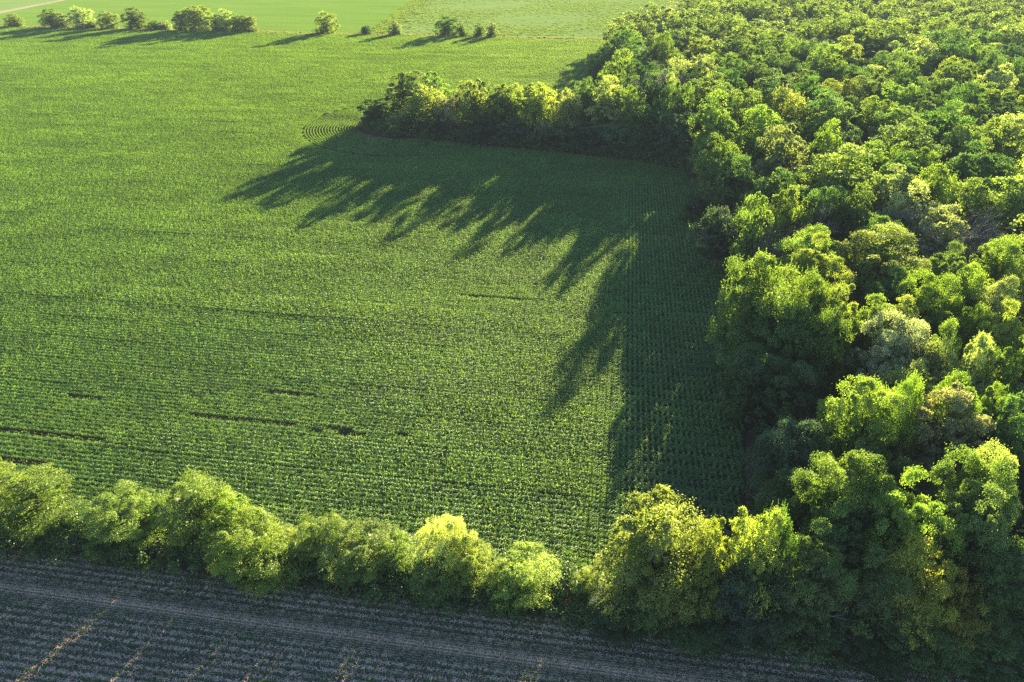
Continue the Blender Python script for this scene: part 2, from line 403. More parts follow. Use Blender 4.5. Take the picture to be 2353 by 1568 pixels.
# ---- the wood on the right: apex x, y, width, height, colour, kind, short phrase (fills refer to it), extra words
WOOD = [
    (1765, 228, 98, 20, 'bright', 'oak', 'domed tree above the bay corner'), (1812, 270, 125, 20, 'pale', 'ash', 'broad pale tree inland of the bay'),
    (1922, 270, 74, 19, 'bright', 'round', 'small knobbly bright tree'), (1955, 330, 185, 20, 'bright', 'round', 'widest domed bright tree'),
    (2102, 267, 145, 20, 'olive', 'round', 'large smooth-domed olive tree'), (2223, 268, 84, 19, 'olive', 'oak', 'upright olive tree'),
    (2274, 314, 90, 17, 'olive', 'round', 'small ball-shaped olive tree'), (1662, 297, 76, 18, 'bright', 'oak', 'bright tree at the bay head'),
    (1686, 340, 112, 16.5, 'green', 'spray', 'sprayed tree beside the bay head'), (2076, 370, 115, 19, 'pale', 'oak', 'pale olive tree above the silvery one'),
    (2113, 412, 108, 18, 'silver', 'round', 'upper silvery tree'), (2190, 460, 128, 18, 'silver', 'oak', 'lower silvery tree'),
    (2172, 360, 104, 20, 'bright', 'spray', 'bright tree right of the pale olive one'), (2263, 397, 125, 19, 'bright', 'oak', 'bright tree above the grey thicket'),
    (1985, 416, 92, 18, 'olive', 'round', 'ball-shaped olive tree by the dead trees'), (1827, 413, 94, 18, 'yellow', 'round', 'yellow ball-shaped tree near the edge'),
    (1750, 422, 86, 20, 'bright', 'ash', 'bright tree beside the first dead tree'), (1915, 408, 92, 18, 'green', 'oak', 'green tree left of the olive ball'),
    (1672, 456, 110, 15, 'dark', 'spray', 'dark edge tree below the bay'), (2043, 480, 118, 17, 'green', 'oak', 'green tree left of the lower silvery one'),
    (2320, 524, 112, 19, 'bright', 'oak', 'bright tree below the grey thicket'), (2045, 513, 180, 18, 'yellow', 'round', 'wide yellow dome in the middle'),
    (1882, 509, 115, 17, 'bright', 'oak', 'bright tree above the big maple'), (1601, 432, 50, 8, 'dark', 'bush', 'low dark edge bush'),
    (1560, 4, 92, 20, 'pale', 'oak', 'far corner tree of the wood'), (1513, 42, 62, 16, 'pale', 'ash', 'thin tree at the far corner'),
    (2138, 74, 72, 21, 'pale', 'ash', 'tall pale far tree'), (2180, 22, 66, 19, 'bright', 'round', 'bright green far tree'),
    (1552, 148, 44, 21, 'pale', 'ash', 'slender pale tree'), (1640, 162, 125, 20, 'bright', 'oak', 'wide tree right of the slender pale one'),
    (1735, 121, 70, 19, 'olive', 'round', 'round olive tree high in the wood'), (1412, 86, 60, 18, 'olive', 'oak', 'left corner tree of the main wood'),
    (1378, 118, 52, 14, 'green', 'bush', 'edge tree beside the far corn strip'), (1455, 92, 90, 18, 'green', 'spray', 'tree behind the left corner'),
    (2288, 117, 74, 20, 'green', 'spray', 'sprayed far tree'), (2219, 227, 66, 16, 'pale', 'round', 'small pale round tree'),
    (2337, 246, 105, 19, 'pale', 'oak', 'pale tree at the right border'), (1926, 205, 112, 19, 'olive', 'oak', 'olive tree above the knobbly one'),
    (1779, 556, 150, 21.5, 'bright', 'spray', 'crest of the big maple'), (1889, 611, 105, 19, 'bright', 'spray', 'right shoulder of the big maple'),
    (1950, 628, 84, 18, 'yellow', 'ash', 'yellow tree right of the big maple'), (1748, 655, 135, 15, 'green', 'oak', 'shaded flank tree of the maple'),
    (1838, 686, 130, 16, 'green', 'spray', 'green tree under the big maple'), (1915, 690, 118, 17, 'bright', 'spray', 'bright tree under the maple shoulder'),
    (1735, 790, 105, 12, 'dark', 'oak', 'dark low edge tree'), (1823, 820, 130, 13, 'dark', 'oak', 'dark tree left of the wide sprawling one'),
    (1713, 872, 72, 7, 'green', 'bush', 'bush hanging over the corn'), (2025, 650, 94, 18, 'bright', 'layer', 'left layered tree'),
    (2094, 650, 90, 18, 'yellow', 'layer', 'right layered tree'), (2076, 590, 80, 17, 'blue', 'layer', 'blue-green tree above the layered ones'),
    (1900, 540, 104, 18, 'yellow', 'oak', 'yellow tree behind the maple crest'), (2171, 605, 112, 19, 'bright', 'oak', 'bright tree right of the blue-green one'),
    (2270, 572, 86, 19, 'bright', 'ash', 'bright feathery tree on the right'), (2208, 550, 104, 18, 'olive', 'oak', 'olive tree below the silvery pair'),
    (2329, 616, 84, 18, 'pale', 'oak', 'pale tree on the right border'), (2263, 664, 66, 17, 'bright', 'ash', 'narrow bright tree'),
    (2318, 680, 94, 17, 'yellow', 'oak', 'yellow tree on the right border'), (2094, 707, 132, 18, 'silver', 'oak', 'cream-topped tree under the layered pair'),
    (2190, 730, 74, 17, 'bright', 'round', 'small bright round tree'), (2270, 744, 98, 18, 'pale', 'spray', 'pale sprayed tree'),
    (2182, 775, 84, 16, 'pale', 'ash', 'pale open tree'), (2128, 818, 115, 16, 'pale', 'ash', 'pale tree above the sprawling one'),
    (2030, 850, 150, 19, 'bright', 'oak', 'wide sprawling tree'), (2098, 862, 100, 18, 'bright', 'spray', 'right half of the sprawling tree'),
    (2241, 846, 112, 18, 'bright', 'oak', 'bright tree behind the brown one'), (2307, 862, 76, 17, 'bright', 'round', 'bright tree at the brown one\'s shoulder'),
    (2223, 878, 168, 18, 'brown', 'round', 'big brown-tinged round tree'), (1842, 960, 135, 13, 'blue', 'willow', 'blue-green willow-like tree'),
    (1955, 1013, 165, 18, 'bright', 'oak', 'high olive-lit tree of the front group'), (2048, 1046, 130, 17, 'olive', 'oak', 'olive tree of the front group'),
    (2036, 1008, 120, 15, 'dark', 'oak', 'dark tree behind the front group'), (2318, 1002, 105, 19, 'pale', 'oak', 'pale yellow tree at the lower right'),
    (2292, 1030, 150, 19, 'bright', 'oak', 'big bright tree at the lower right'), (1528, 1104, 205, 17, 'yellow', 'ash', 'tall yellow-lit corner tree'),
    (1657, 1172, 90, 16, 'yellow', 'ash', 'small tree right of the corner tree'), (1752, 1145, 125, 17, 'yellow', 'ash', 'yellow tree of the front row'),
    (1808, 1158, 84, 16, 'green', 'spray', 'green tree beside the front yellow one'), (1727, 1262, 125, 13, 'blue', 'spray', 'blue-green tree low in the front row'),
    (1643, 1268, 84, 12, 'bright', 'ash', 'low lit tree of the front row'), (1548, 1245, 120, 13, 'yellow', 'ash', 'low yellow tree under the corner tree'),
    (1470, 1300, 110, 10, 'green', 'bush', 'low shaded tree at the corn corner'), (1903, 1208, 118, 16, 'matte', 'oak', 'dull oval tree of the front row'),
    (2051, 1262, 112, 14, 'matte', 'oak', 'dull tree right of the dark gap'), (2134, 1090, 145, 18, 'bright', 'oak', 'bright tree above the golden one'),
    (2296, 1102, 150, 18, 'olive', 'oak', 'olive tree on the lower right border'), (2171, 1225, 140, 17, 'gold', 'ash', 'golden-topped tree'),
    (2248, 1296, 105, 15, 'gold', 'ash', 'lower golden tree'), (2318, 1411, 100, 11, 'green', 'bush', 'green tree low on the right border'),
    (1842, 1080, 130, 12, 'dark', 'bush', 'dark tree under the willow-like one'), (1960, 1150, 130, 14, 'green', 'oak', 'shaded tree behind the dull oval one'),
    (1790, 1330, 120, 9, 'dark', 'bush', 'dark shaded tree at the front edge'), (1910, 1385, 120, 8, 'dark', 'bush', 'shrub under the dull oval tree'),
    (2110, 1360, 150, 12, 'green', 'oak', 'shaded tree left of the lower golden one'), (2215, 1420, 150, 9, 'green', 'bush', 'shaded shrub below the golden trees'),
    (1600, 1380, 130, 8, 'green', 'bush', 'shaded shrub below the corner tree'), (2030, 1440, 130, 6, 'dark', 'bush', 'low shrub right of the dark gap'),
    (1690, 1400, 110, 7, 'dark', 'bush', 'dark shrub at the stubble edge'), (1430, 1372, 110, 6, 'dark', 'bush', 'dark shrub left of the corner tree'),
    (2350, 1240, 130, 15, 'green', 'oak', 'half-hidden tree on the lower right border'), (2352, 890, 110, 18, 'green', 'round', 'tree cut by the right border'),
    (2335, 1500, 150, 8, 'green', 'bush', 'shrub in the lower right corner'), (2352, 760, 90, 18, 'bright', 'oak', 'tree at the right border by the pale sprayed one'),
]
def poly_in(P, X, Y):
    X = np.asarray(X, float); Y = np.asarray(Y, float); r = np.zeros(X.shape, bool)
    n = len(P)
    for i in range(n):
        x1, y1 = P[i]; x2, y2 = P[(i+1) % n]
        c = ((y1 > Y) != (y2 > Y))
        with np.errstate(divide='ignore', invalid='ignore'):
            r ^= c & (X < (x2-x1)*(Y-y1)/((y2-y1) if y2 != y1 else 1e-9)+x1)
    return r
def poly_dist(P, X, Y):
    d = np.full(np.shape(X), 1e9)
    for i in range(len(P)):
        a = np.array(P[i], float); b = np.array(P[(i+1) % len(P)], float); e = b-a
        t = np.clip(((X-a[0])*e[0]+(Y-a[1])*e[1])/(e@e), 0, 1)
        d = np.minimum(d, np.hypot(X-a[0]-t*e[0], Y-a[1]-t*e[1]))
    return d
WPOLY = [(12, 41.5), (120, 25.5), (700, -60), (1500, 800), (260, 900), (200, 760), (165, 640), (130, 540), (100, 455), (62, 424), (62, 414), (55, 385), (48, 340),
         (42, 300), (36, 262), (30, 246), (8, 240), (-18, 245), (-40, 243), (-49, 237), (-50, 231), (-44, 223), (-24, 214.5), (16, 201.5), (40, 192), (49, 183), (51, 165),
         (47, 125), (42, 100), (36.5, 83), (33, 70), (29, 56), (24, 50.5), (13, 49)]
for x, y, w, h, c, k, sh in WOOD:
    X, Y = gp(x, y, h)
    while h > 4 and Y < nearline(X)+2.2: h -= .25; X, Y = gp(x, y, h)
    art = 'the '
    tree(X, Y, h, wm(w, Y, h)*(1.2 if y > 500 else 1.1), c, k, COL[c][1]+' crown, '+sh if not any(q_ in sh for q_ in COL[c][1].replace('-', ' ').split()) else sh+' with full crown',
         'trees of the large wood', short=sh, name='shrub' if h < 7.6 else 'broadleaf_tree')

# ---- fill the rest of the wood; the ones that show largest are things, the far and unseen rest is one mass
rng = np.random.default_rng(77)
tx = [t['X'] for t in TREES]; ty = [t['Y'] for t in TREES]; tw = [t['w'] for t in TREES]
mass = []; fills = []
def try_fill(X, Y, w, h, edge=1.5, k=.44):
    if not poly_in(WPOLY, [X], [Y])[0]: return False
    if poly_dist(WPOLY, np.array([X]), np.array([Y]))[0] < edge: return False
    d = np.hypot(np.array(tx)-X, np.array(ty)-Y)
    return bool(np.all(d > k*(np.array(tw)+w)))
for it in range(26000):
    Y = 30 + 700*rng.random()**.75
    xr = .75*depth(Y, 18)
    X = rng.uniform(-52, xr+26)
    w = rng.uniform(9, 15.5); h = rng.uniform(14.5, 20.5)
    if Y > 300: w = rng.uniform(11, 20); h = rng.uniform(14, 22)
    if X < 58 and 190 < Y < 248: w = rng.uniform(6, 10); h = rng.uniform(11, 15) if X < 26 else rng.uniform(16, 20)
    if X < 64 and 148 < Y <= 203 and X > 30: h = rng.uniform(20.5, 23)
    if Y < 70: h = min(h, 15)
    if Y < 96 and X < 52: h = rng.uniform(9, 13)
    if not try_fill(X, Y, w, h, edge=3.0 if Y > 60 else 2.0): continue
    tx.append(X); ty.append(Y); tw.append(w)
    p = px(X, Y, h)
    seen = -40 < p[0] < 2353+40 and -15 < p[1] < 1600
    (fills if seen and Y < 318 else mass).append((X, Y, w, h, p))
fills.sort(key=lambda f: depth(f[1], f[3]))
mass += fills[200:]; fills = fills[:200]
marks = [t for t in TREES if t['short']]
used = set()
for X, Y, w, h, p in fills:
    col = rr.choices(['bright', 'olive', 'green', 'dark', 'yellow', 'pale', 'blue'], [22, 24, 26, 9, 8, 8, 3])[0]
    kind = rr.choices(['oak', 'round', 'spray', 'ash', 'layer'], [34, 18, 30, 14, 4])[0]
    q0 = px(X, Y, h*.85)
    label = None
    for m_ in sorted(marks, key=lambda t: (t['p'][0]-q0[0])**2+(t['p'][1]-q0[1])**2*2)[:8]:
        dx, dy = q0[0]-m_['p'][0], q0[1]-m_['p'][1]
        a = math.degrees(math.atan2(-dy*1.6, dx)) % 360
        d_ = ['right of', 'behind and right of', 'behind', 'behind and left of', 'left of', 'in front and left of', 'in front of', 'in front and right of'][int((a+22.5)//45) % 8]
        cand = f"{COL[col][1]} tree {d_} the {m_['short'].replace('the ', '')}"
        if (d_, m_['short']) in used or len(cand.split()) > 16: continue
        used.add((d_, m_['short'])); label = cand; break
    if label is None: label = f"{COL[col][1]} tree deep in the closed canopy of the wood"
    tree(X, Y, h, w*1.15, col, kind, label, 'trees of the large wood')

# ---- dead and bare trees
DEADM = {}
def dead(x, y, h, s, label, seed, lean=(0, 0), base=None, wide=1.0):
    X, Y = gp(x, y, h) if base is None else base
    t, w = dead_parts(seed, lean=lean, spread=.5 if wide < 1.3 else .75)
    o = empty('dead_tree', (X, Y, 0)); o['label'] = label; o['category'] = 'dead tree'; o['group'] = 'bare dead trees among the green ones'
    zmax = max(v[:, 2].max() for v in w.v)
    k = h/zmax*1.0; o.scale = (k*wide, k*wide, k)
    a = bpy.data.objects.new('trunk', qmesh('dead_trunk', t, [M['grey']], True)); a.parent = o; link(a)
    b = bpy.data.objects.new('twigs', qmesh('dead_twigs', w, [M['grey']], True)); b.parent = o; link(b)
    return o
hh, XX, YY = on_line(1236, 272, lambda X: penline(X)+2.0)
dead(0, 0, hh, 1, 'grey leaning dead tree with bare branches on the shaded spit edge', 3, (.12, 0), (XX, YY), 1.1)
dead(1762, 470, 16, 1, 'grey bare tree left of the yellow ball-shaped tree', 4, wide=.9)
dead(1898, 436, 17.5, 1, 'forked bare tree between the green tree and the olive ball', 5, (-.2, 0))
dead(2205, 506, 16, 1, 'leafless grey tree directly below the lower silvery tree', 6, wide=1.5)
dead(2292, 482, 17, 1, 'wide purplish-grey bare thicket tree at the right of the silvery trees', 7, wide=1.4)
dead(2345, 482, 18, 1, 'bare grey tree touching the right border above the bright tree', 8, wide=1.5)
dead(2352, 1265, 13.5, 1, 'bare twiggy tree at the lower right border beside the golden tree', 9, wide=.8)
dead(1532, 146, 21, 1, 'purplish bare tree left of the slender pale tree', 10, wide=1.3)

def fallen(pts, r, label):
    q = Q(); P = []
    for (x, y, z) in pts: X, Y = gp(x, y, z); P.append((X, Y, z+r))
    P = np.array(P); tube(q, P, np.linspace(r, r*.35, len(P)), 6)
    rg = np.random.default_rng(len(label))
    for i in range(5):
        b = P[rg.integers(1, len(P))]; d = unit(np.array([rg.normal(), rg.normal()*.4, abs(rg.normal())*.4]))
        tube(q, [b, b+d*.7, b+d*1.5+rg.normal(0, .15, 3)], [r*.45, r*.3, r*.1], 4)
    c = P[0].copy(); c[2] = 0
    for v in q.v: v -= c
    o = link(bpy.data.objects.new('fallen_branch', qmesh('fallen_branch', q, [M['grey']], True))); o.location = c
    o['label'] = label; o['category'] = 'branch'; o['group'] = 'bleached fallen branches'
fallen([(1708, 1466, .3), (1750, 1472, .5), (1800, 1470, .5), (1860, 1482, .3)], .10, 'pale fallen branch lying along the stubble edge of the wood')
fallen([(2010, 1425, 4.5), (2025, 1400, 5.2), (2012, 1372, 6.4)], .12, 'bleached broken limb sticking up in the dark gap between dull trees')
fallen([(1935, 1442, 3.2), (1945, 1425, 4.6), (1912, 1418, 5.0)], .10, 'curved bleached branch under the dull oval tree')
fallen([(1388, 1468, .15), (1412, 1476, .3), (1440, 1481, .2)], .06, 'thin pale twig lying on the bare edge of the stubble')
fallen([(1348, 281, 2.0), (1330, 287, 3.4), (1298, 288, 3.0)], .16, 'pale fallen trunk caught across the spit bushes, right of the leaning dead tree')

# ------------------------------------------------------------------ instancing of stuff: one object each
def scatter(name, variants, pts, mats, label, cat, kind='stuff'):
    """variants: list of Q; pts: array of (x, y, z, rz, sx, sy, sz, id)"""
    V, Fc, T, MI, ID = [], [], [], [], []; n = 0
    for k, q in enumerate(variants):
        v, f, tv, mi = q.arrays(); V.append(v); Fc.append(f+n); T.append(tv); MI.append(mi); ID.append(np.full(len(v), k)); n += len(v)
    pts = np.asarray(pts, float)
    V.append(pts[:, :3]); T.append(np.zeros(len(pts))); ID.append(-1-pts[:, 7])
    me = mesh_of(name, np.concatenate(V), np.concatenate(Fc), np.concatenate(T), np.concatenate(MI), mats)
    a = me.attributes.new('vid', 'INT', 'POINT'); a.data.foreach_set('value', np.concatenate(ID).astype(np.int32))
    full = np.zeros((n+len(pts), 3), np.float32); full[:, 2] = 0; full[n:, 2] = pts[:, 3]
    a = me.attributes.new('rot', 'FLOAT_VECTOR', 'POINT'); a.data.foreach_set('vector', full.ravel())
    full = np.ones((n+len(pts), 3), np.float32); full[n:] = pts[:, 4:7]
    a = me.attributes.new('siz', 'FLOAT_VECTOR', 'POINT'); a.data.foreach_set('vector', full.ravel())
    o = link(bpy.data.objects.new(name, me)); o['label'] = label; o['category'] = cat; o['kind'] = kind
    ng = bpy.data.node_groups.new(name+' scatter', 'GeometryNodeTree')
    ng.interface.new_socket('Geometry', in_out='INPUT', socket_type='NodeSocketGeometry')
    ng.interface.new_socket('Geometry', in_out='OUTPUT', socket_type='NodeSocketGeometry')
    gi = ng.nodes.new('NodeGroupInput'); go = ng.nodes.new('NodeGroupOutput'); L = ng.links
    def attr(nm, dt):
        x = ng.nodes.new('GeometryNodeInputNamedAttribute'); x.data_type = dt; x.inputs['Name'].default_value = nm; return x.outputs[0]
    vid = attr('vid', 'INT'); rot = attr('rot', 'FLOAT_VECTOR'); siz = attr('siz', 'FLOAT_VECTOR')
    def sel(val):
        c = ng.nodes.new('FunctionNodeCompare'); c.data_type = 'INT'; c.operation = 'EQUAL'
        L.new(vid, c.inputs[2]); c.inputs[3].default_value = val
        s = ng.nodes.new('GeometryNodeSeparateGeometry'); s.domain = 'POINT'
        L.new(gi.outputs[0], s.inputs[0]); L.new(c.outputs[0], s.inputs[1]); return s.outputs[0]
    j = ng.nodes.new('GeometryNodeJoinGeometry')
    for k in range(len(variants)):
        ip = ng.nodes.new('GeometryNodeInstanceOnPoints')
        L.new(sel(-1-k), ip.inputs['Points']); L.new(sel(k), ip.inputs['Instance'])
        L.new(rot, ip.inputs['Rotation']); L.new(siz, ip.inputs['Scale'])
        L.new(ip.outputs[0], j.inputs[0])
    L.new(j.outputs[0], go.inputs[0])
    m = o.modifiers.new('scatter', 'NODES'); m.node_group = ng
    return o

# the far and unseen wood
mv = []
for s, kw in ((81, dict()), (82, dict(spike=.4)), (83, dict(nl=40)), (84, dict(spike=.3, loose=.3))):
    q, t = tree_parts(s, nt=11, nk=14, ls=.62, **kw); v, f, tv, mi = t.arrays(); q.add(v, f, tv, 1); mv.append(q)
P = []
for X, Y, w, h, p in mass:
    s = w*1.15/13; P.append((X, Y, 0, rng.uniform(0, 6.28), s, s*rng.uniform(.9, 1.1), h/18, rng.integers(0, 4)))
for it in range(2500):
    Y = rng.uniform(620, 900); X = rng.uniform(190, 800); w = rng.uniform(11, 15)
    if try_fill(X, Y, w, 18): tx.append(X); ty.append(Y); tw.append(w); P.append((X, Y, 0, rng.uniform(0, 6.28), w/13, w/13, 1.05, rng.integers(0, 4)))
scatter('forest', mv, P, [M['mass'], M['bark']], 'distant closed canopy of the large wood fading into a hazy glow', 'forest')
print('things', len(TREES), 'mass', len(P), 'fills', len(fills))

# ---- corn
RA = R_(-8.5); UX, UY = math.cos(RA), math.sin(RA)
def corn_plant(q, x, y, rg, s=1.0):
    k = 7; az0 = rg.normal(0, .7)
    vs = []; fs = []
    for i in range(k):
        az = az0 + math.pi*(i % 2) + rg.normal(0, .35)
        z0 = .10 + .085*i; Ln = (.405 if 1 < i < 6 else .29)*rg.uniform(.8, 1.2)*s; up = rg.uniform(.75, 1.1) if i < 5 else 1.5
        d = np.array([math.cos(az), math.sin(az), 0]); b = np.array([-d[1], d[0], 0])*.038*s
        tw = rg.normal(0, .25)
        for j, (u, z, w) in enumerate(((0, 0, .7), (.38, .36, 1.25), (.75, .42, 1.0), (1.05, .22, .15))):
            c = np.array([x, y, z0*s]) + d*Ln*u + np.array([0, 0, Ln*z*up])
            bb = b*w + np.array([0, 0, .03*tw*j])
            vs += [c-bb, c+bb]
        o = i*8
        for j in range(3): fs.append((o+2*j, o+2*j+1, o+2*j+3, o+2*j+2))
    q.add(vs, fs, rg.uniform(0, 1))
def corn_block(seed, rows, ln, miss=.04, big=1.0):
    rg = np.random.default_rng(seed); q = Q(); u = -ln/2
    for r in range(rows):
        v = (r-(rows-1)/2)*(.76 if rows == 1 else .742); u = -ln/2 + rg.uniform(0, .17)
        while u < ln/2:
            if rg.random() > miss: corn_plant(q, u+rg.normal(0, .02), v+rg.normal(0, .025), rg, rg.uniform(.75, 1.15)*big)
            u += rg.uniform(.145, .20)
    return q
BL, BR = 6.0, 8
cv = [corn_block(s, BR, BL) for s in (1, 2, 3)] + [corn_block(s, 1, 2.0) for s in (4, 5, 6)] + [corn_block(8, 1, 2.0, .72, .62)]
TIPC = (-34.0, 231.0)
SP, SQ = (10.9, 53.0), (math.cos(R_(81.5)), math.sin(R_(81.5)))
gaps = []     # bare streaks: (u-range, v) in row coordinates
def uv(X, Y): return X*UX+Y*UY, -X*UY+Y*UX
def streak(x1, y1, x2, y2, half, keep=.0):
    half = .42; keep = .12+.25*keep
    a = uv(*gp(x1, y1)); b = uv(*gp(x2, y2)); gaps.append((a[0], b[0], (a[1]+b[1])/2, half, keep))
streak(0, 990, 235, 1019, .62, .15); streak(440, 960, 510, 968, .5, .3); streak(500, 968, 720, 988, .75, .35); streak(560, 974, 650, 981, .5, .0)
streak(700, 989, 842, 1001, .6, .05); streak(1062, 684, 1245, 698, .7, .1); streak(170, 918, 245, 922, .6, .3); streak(0, 1060, 120, 1075, .6, .5)
streak(400, 233, 660, 262, 1.6, .6); streak(240, 352, 320, 356, 1.0, .4); streak(600, 905, 760, 917, .5, .5); streak(880, 1005, 930, 1010, .5, .4)
streak(1010, 240, 1200, 246, .9, .5)
def corn_ok(X, Y):
    X = np.asarray(X, float); Y = np.asarray(Y, float)
    ok = (Y > nearline(X)+6.8) & (Y < farline(X)-4.0) & ~poly_in(WPOLY, X, Y) & (poly_dist(WPOLY, X, Y) > 2.1)
    return ok & (np.abs(X) < .84*(Y*ct+H*st)+6)
def in_head(X, Y):      # headland rows that run along the wood
    s = (X-SP[0])*SQ[1] - (Y-SP[1])*SQ[0]
    return (s > .3) & (Y < 172) & (X > 0)
def in_arc(X, Y):
    r = np.hypot(X-TIPC[0], Y-TIPC[1]); return (r < 35) & (X < TIPC[0]+8)
def tallness(X, Y):
    n = math.sin(X*.05+1)*math.sin(Y*.07+2)+.6*math.sin(X*.13+Y*.11)
    lo = max(0, min(1, (-8-X)/40))*max(0, min(1, (105-Y)/45))
    return 1.0 + .07*n - .22*lo
P = []; rg = np.random.default_rng(9)
us = np.arange(-480, 200, BL); vs_ = np.arange(30, 500, BR*.76)
for v in vs_:
    rowk = rg.normal(0, .032)
    for u in us:
        cu, cvv = u+BL/2, v+BR*.38
        X, Y = cu*UX-cvv*UY, cu*UY+cvv*UX
        if abs(X) > .84*(Y*ct+H*st)+10 or Y < 30: continue
        cs = [(cu+a*BL/2, cvv+b*BR*.38) for a in (-1, 0, 1) for b in (-1, 0, 1)]
        cx = np.array([a*UX-b*UY for a, b in cs]); cy = np.array([a*UY+b*UX for a, b in cs])
        ok = corn_ok(cx, cy); sp = in_head(cx, cy) | in_arc(cx, cy)
        gp_ = any(g[0] < u+BL and g[1] > u and abs(g[2]-cvv) < g[3]+BR*.4 for g in gaps)
        tl = tallness(X, Y)+rowk
        if ok.all() and not sp.any() and not gp_:
            P.append((X, Y, 0, RA+(math.pi if rg.random() < .5 else 0), 1, 1, tl*rg.uniform(.93, 1.07), rg.integers(0, 3)))
        elif ok.any():
            for r in range(BR):
                vv = v+(r+.5)*.76
                for k in range(3):
                    uu = u+1+2*k; x, y = uu*UX-vv*UY, uu*UY+vv*UX
                    if not corn_ok([x], [y])[0] or in_head(x, y) or in_arc(x, y): continue
                    if any(g[0] < uu < g[1] and abs(g[2]-vv) < g[3] and rg.random() > g[4] for g in gaps):
                        P.append((x, y, 0, RA+(math.pi if rg.random() < .5 else 0), 1, 1, rg.uniform(.7, 1.1), 6)); continue
                    P.append((x, y, 0, RA, 1, 1, tl*rg.uniform(.9, 1.1), rg.integers(3, 6)))
HA = R_(81.5)
for s in np.arange(.7, 60, .76):
    for t in np.arange(-3, 125, 2.0):
        x, y = SP[0]+SQ[0]*t+SQ[1]*s, SP[1]+SQ[1]*t-SQ[0]*s
        if corn_ok([x], [y])[0] and in_head(x, y):
            P.append((x, y, 0, HA, 1, 1.3, rg.uniform(.8, 1.05), rg.integers(3, 6)))
# rows that curve round the tip of the spit
for r in list(np.arange(17.4, 34.6, .92)):
    n = int(2*math.pi*r/1.9)
    for k in range(n):
        a = 2*math.pi*k/n
        x, y = TIPC[0]+r*math.cos(a)*1.0, TIPC[1]+r*math.sin(a)*.98
        if corn_ok([x], [y])[0] and in_arc(x, y): P.append((x, y, 0, a+math.pi/2, .95, .8, .85, rg.integers(3, 6)))
for v in np.arange(150, 300, .76):
    for u in np.arange(-130, 20, 2.0):
        x, y = u*UX-v*UY, u*UY+v*UX
        if in_arc(x, y) and corn_ok([x], [y])[0] and math.hypot(x-TIPC[0], y-TIPC[1]) > 99: P.append((x, y, 0, RA, 1, 1, rg.uniform(.9, 1.1), rg.integers(3, 6)))
print('corn instances', len(P))
scatter('corn_crop', cv, P, [M['corn']], 'rows of young green corn filling the big field between the hedges', 'corn')

# ---- young beans and straw on the near field
def bean_block(seed, band=0):
    rg = np.random.default_rng(seed); q = Q(); L_, rows = 4.0, 4
    for r in range(rows):
        v = (r-1.5)*.76
        k = int(430*(1 if not band else .5))
        clump = rg.uniform(-L_/2, L_/2, 40); uu = clump[rg.integers(0, 40, k)]+rg.normal(0, .10, k)
        p = np.stack([uu, v+rg.normal(0, .085, k), np.abs(rg.normal(.11, .06, k))], 1)
        leaves(q, p, rg.normal(0, .45, (k, 3))+np.array([0, 0, 1]), rg.uniform(.07, .13, k), rg, .7, rg.uniform(0, 1, k), 0)
    k = 760 if not band else 1500
    u = rg.uniform(-L_/2, L_/2, k); v = rg.uniform(-1.52, 1.52, k)
    keep_ = rg.random(k) < .5; v = np.where(keep_, v, (np.floor(v/.76)+.5)*.76+.38+rg.normal(0, .15, k))
    az = rg.uniform(0, 3.14, k); ln = rg.uniform(.12, .42, k)*.5
    t = np.stack([np.cos(az), np.sin(az), rg.normal(0, .18, k)], 1); b = np.stack([-np.sin(az), np.cos(az), rg.normal(0, .4, k)], 1)*.011
    c = np.stack([u, v, rg.uniform(.03, .12, k)], 1); tl = t*ln[:, None]
    V = np.stack([c-tl-b, c+tl-b, c+tl+b, c-tl+b], 1).reshape(-1, 3)
    q.add(V, np.arange(k*4).reshape(k, 4), np.repeat(rg.uniform(0, 1, k), 4), 1)
    if band:      # upright cut stalks standing in rows across the pale band
        k = 36
        for i in range(k):
            u0 = -2+4*i/k+rg.normal(0, .01)
            for vv in (-.15, .15, .4):
                a = np.array([u0, vv, 0.]); d = np.array([.05, rg.normal(0, .02), .22])
                w_ = np.array([.012, 0, 0]); q.add([a-w_, a+w_, a+w_+d, a-w_+d], [(0, 1, 2, 3)], .9, 1)
    return q
bv = [bean_block(s) for s in (1, 2, 3)] + [bean_block(9, 1)]
P = []; ba = uv(*gp(260, 1380)); bb = uv(*gp(1400, 1550)); bandv = (ba[1]+bb[1])/2
v0 = bandv - 1.52
for i in range(-12, 14):
    v = v0 + 1.52 + i*3.04
    for u in np.arange(-95, 95, 4.0):
        x, y = u*UX-v*UY, u*UY+v*UX
        if y+1.2 > nearline(x)+.5 or y < 14 or abs(x) > .95*(y*ct+H*st)+6: continue
        if i == 0:
            P.append((x, y, 0, RA, 1, .45, 1, 3))
        else: P.append((x, y-(.0), 0, RA+(math.pi if rg.random() < .5 else 0), 1, 1, rg.uniform(.8, 1.2), rg.integers(0, 3)))
for i in (1, -1):
    v = bandv + i*1.1
    for u in np.arange(-95, 95, 4.0):
        x, y = u*UX-v*UY, u*UY+v*UX
        if 14 < y < nearline(x)-1.5: P.append((x, y, 0, RA, 1, .32, .9, 1))
scatter('bean_crop', bv, P, [M['bean'], M['straw']], 'thin rows of young beans and pale straw on the shaded near field', 'bean crop')

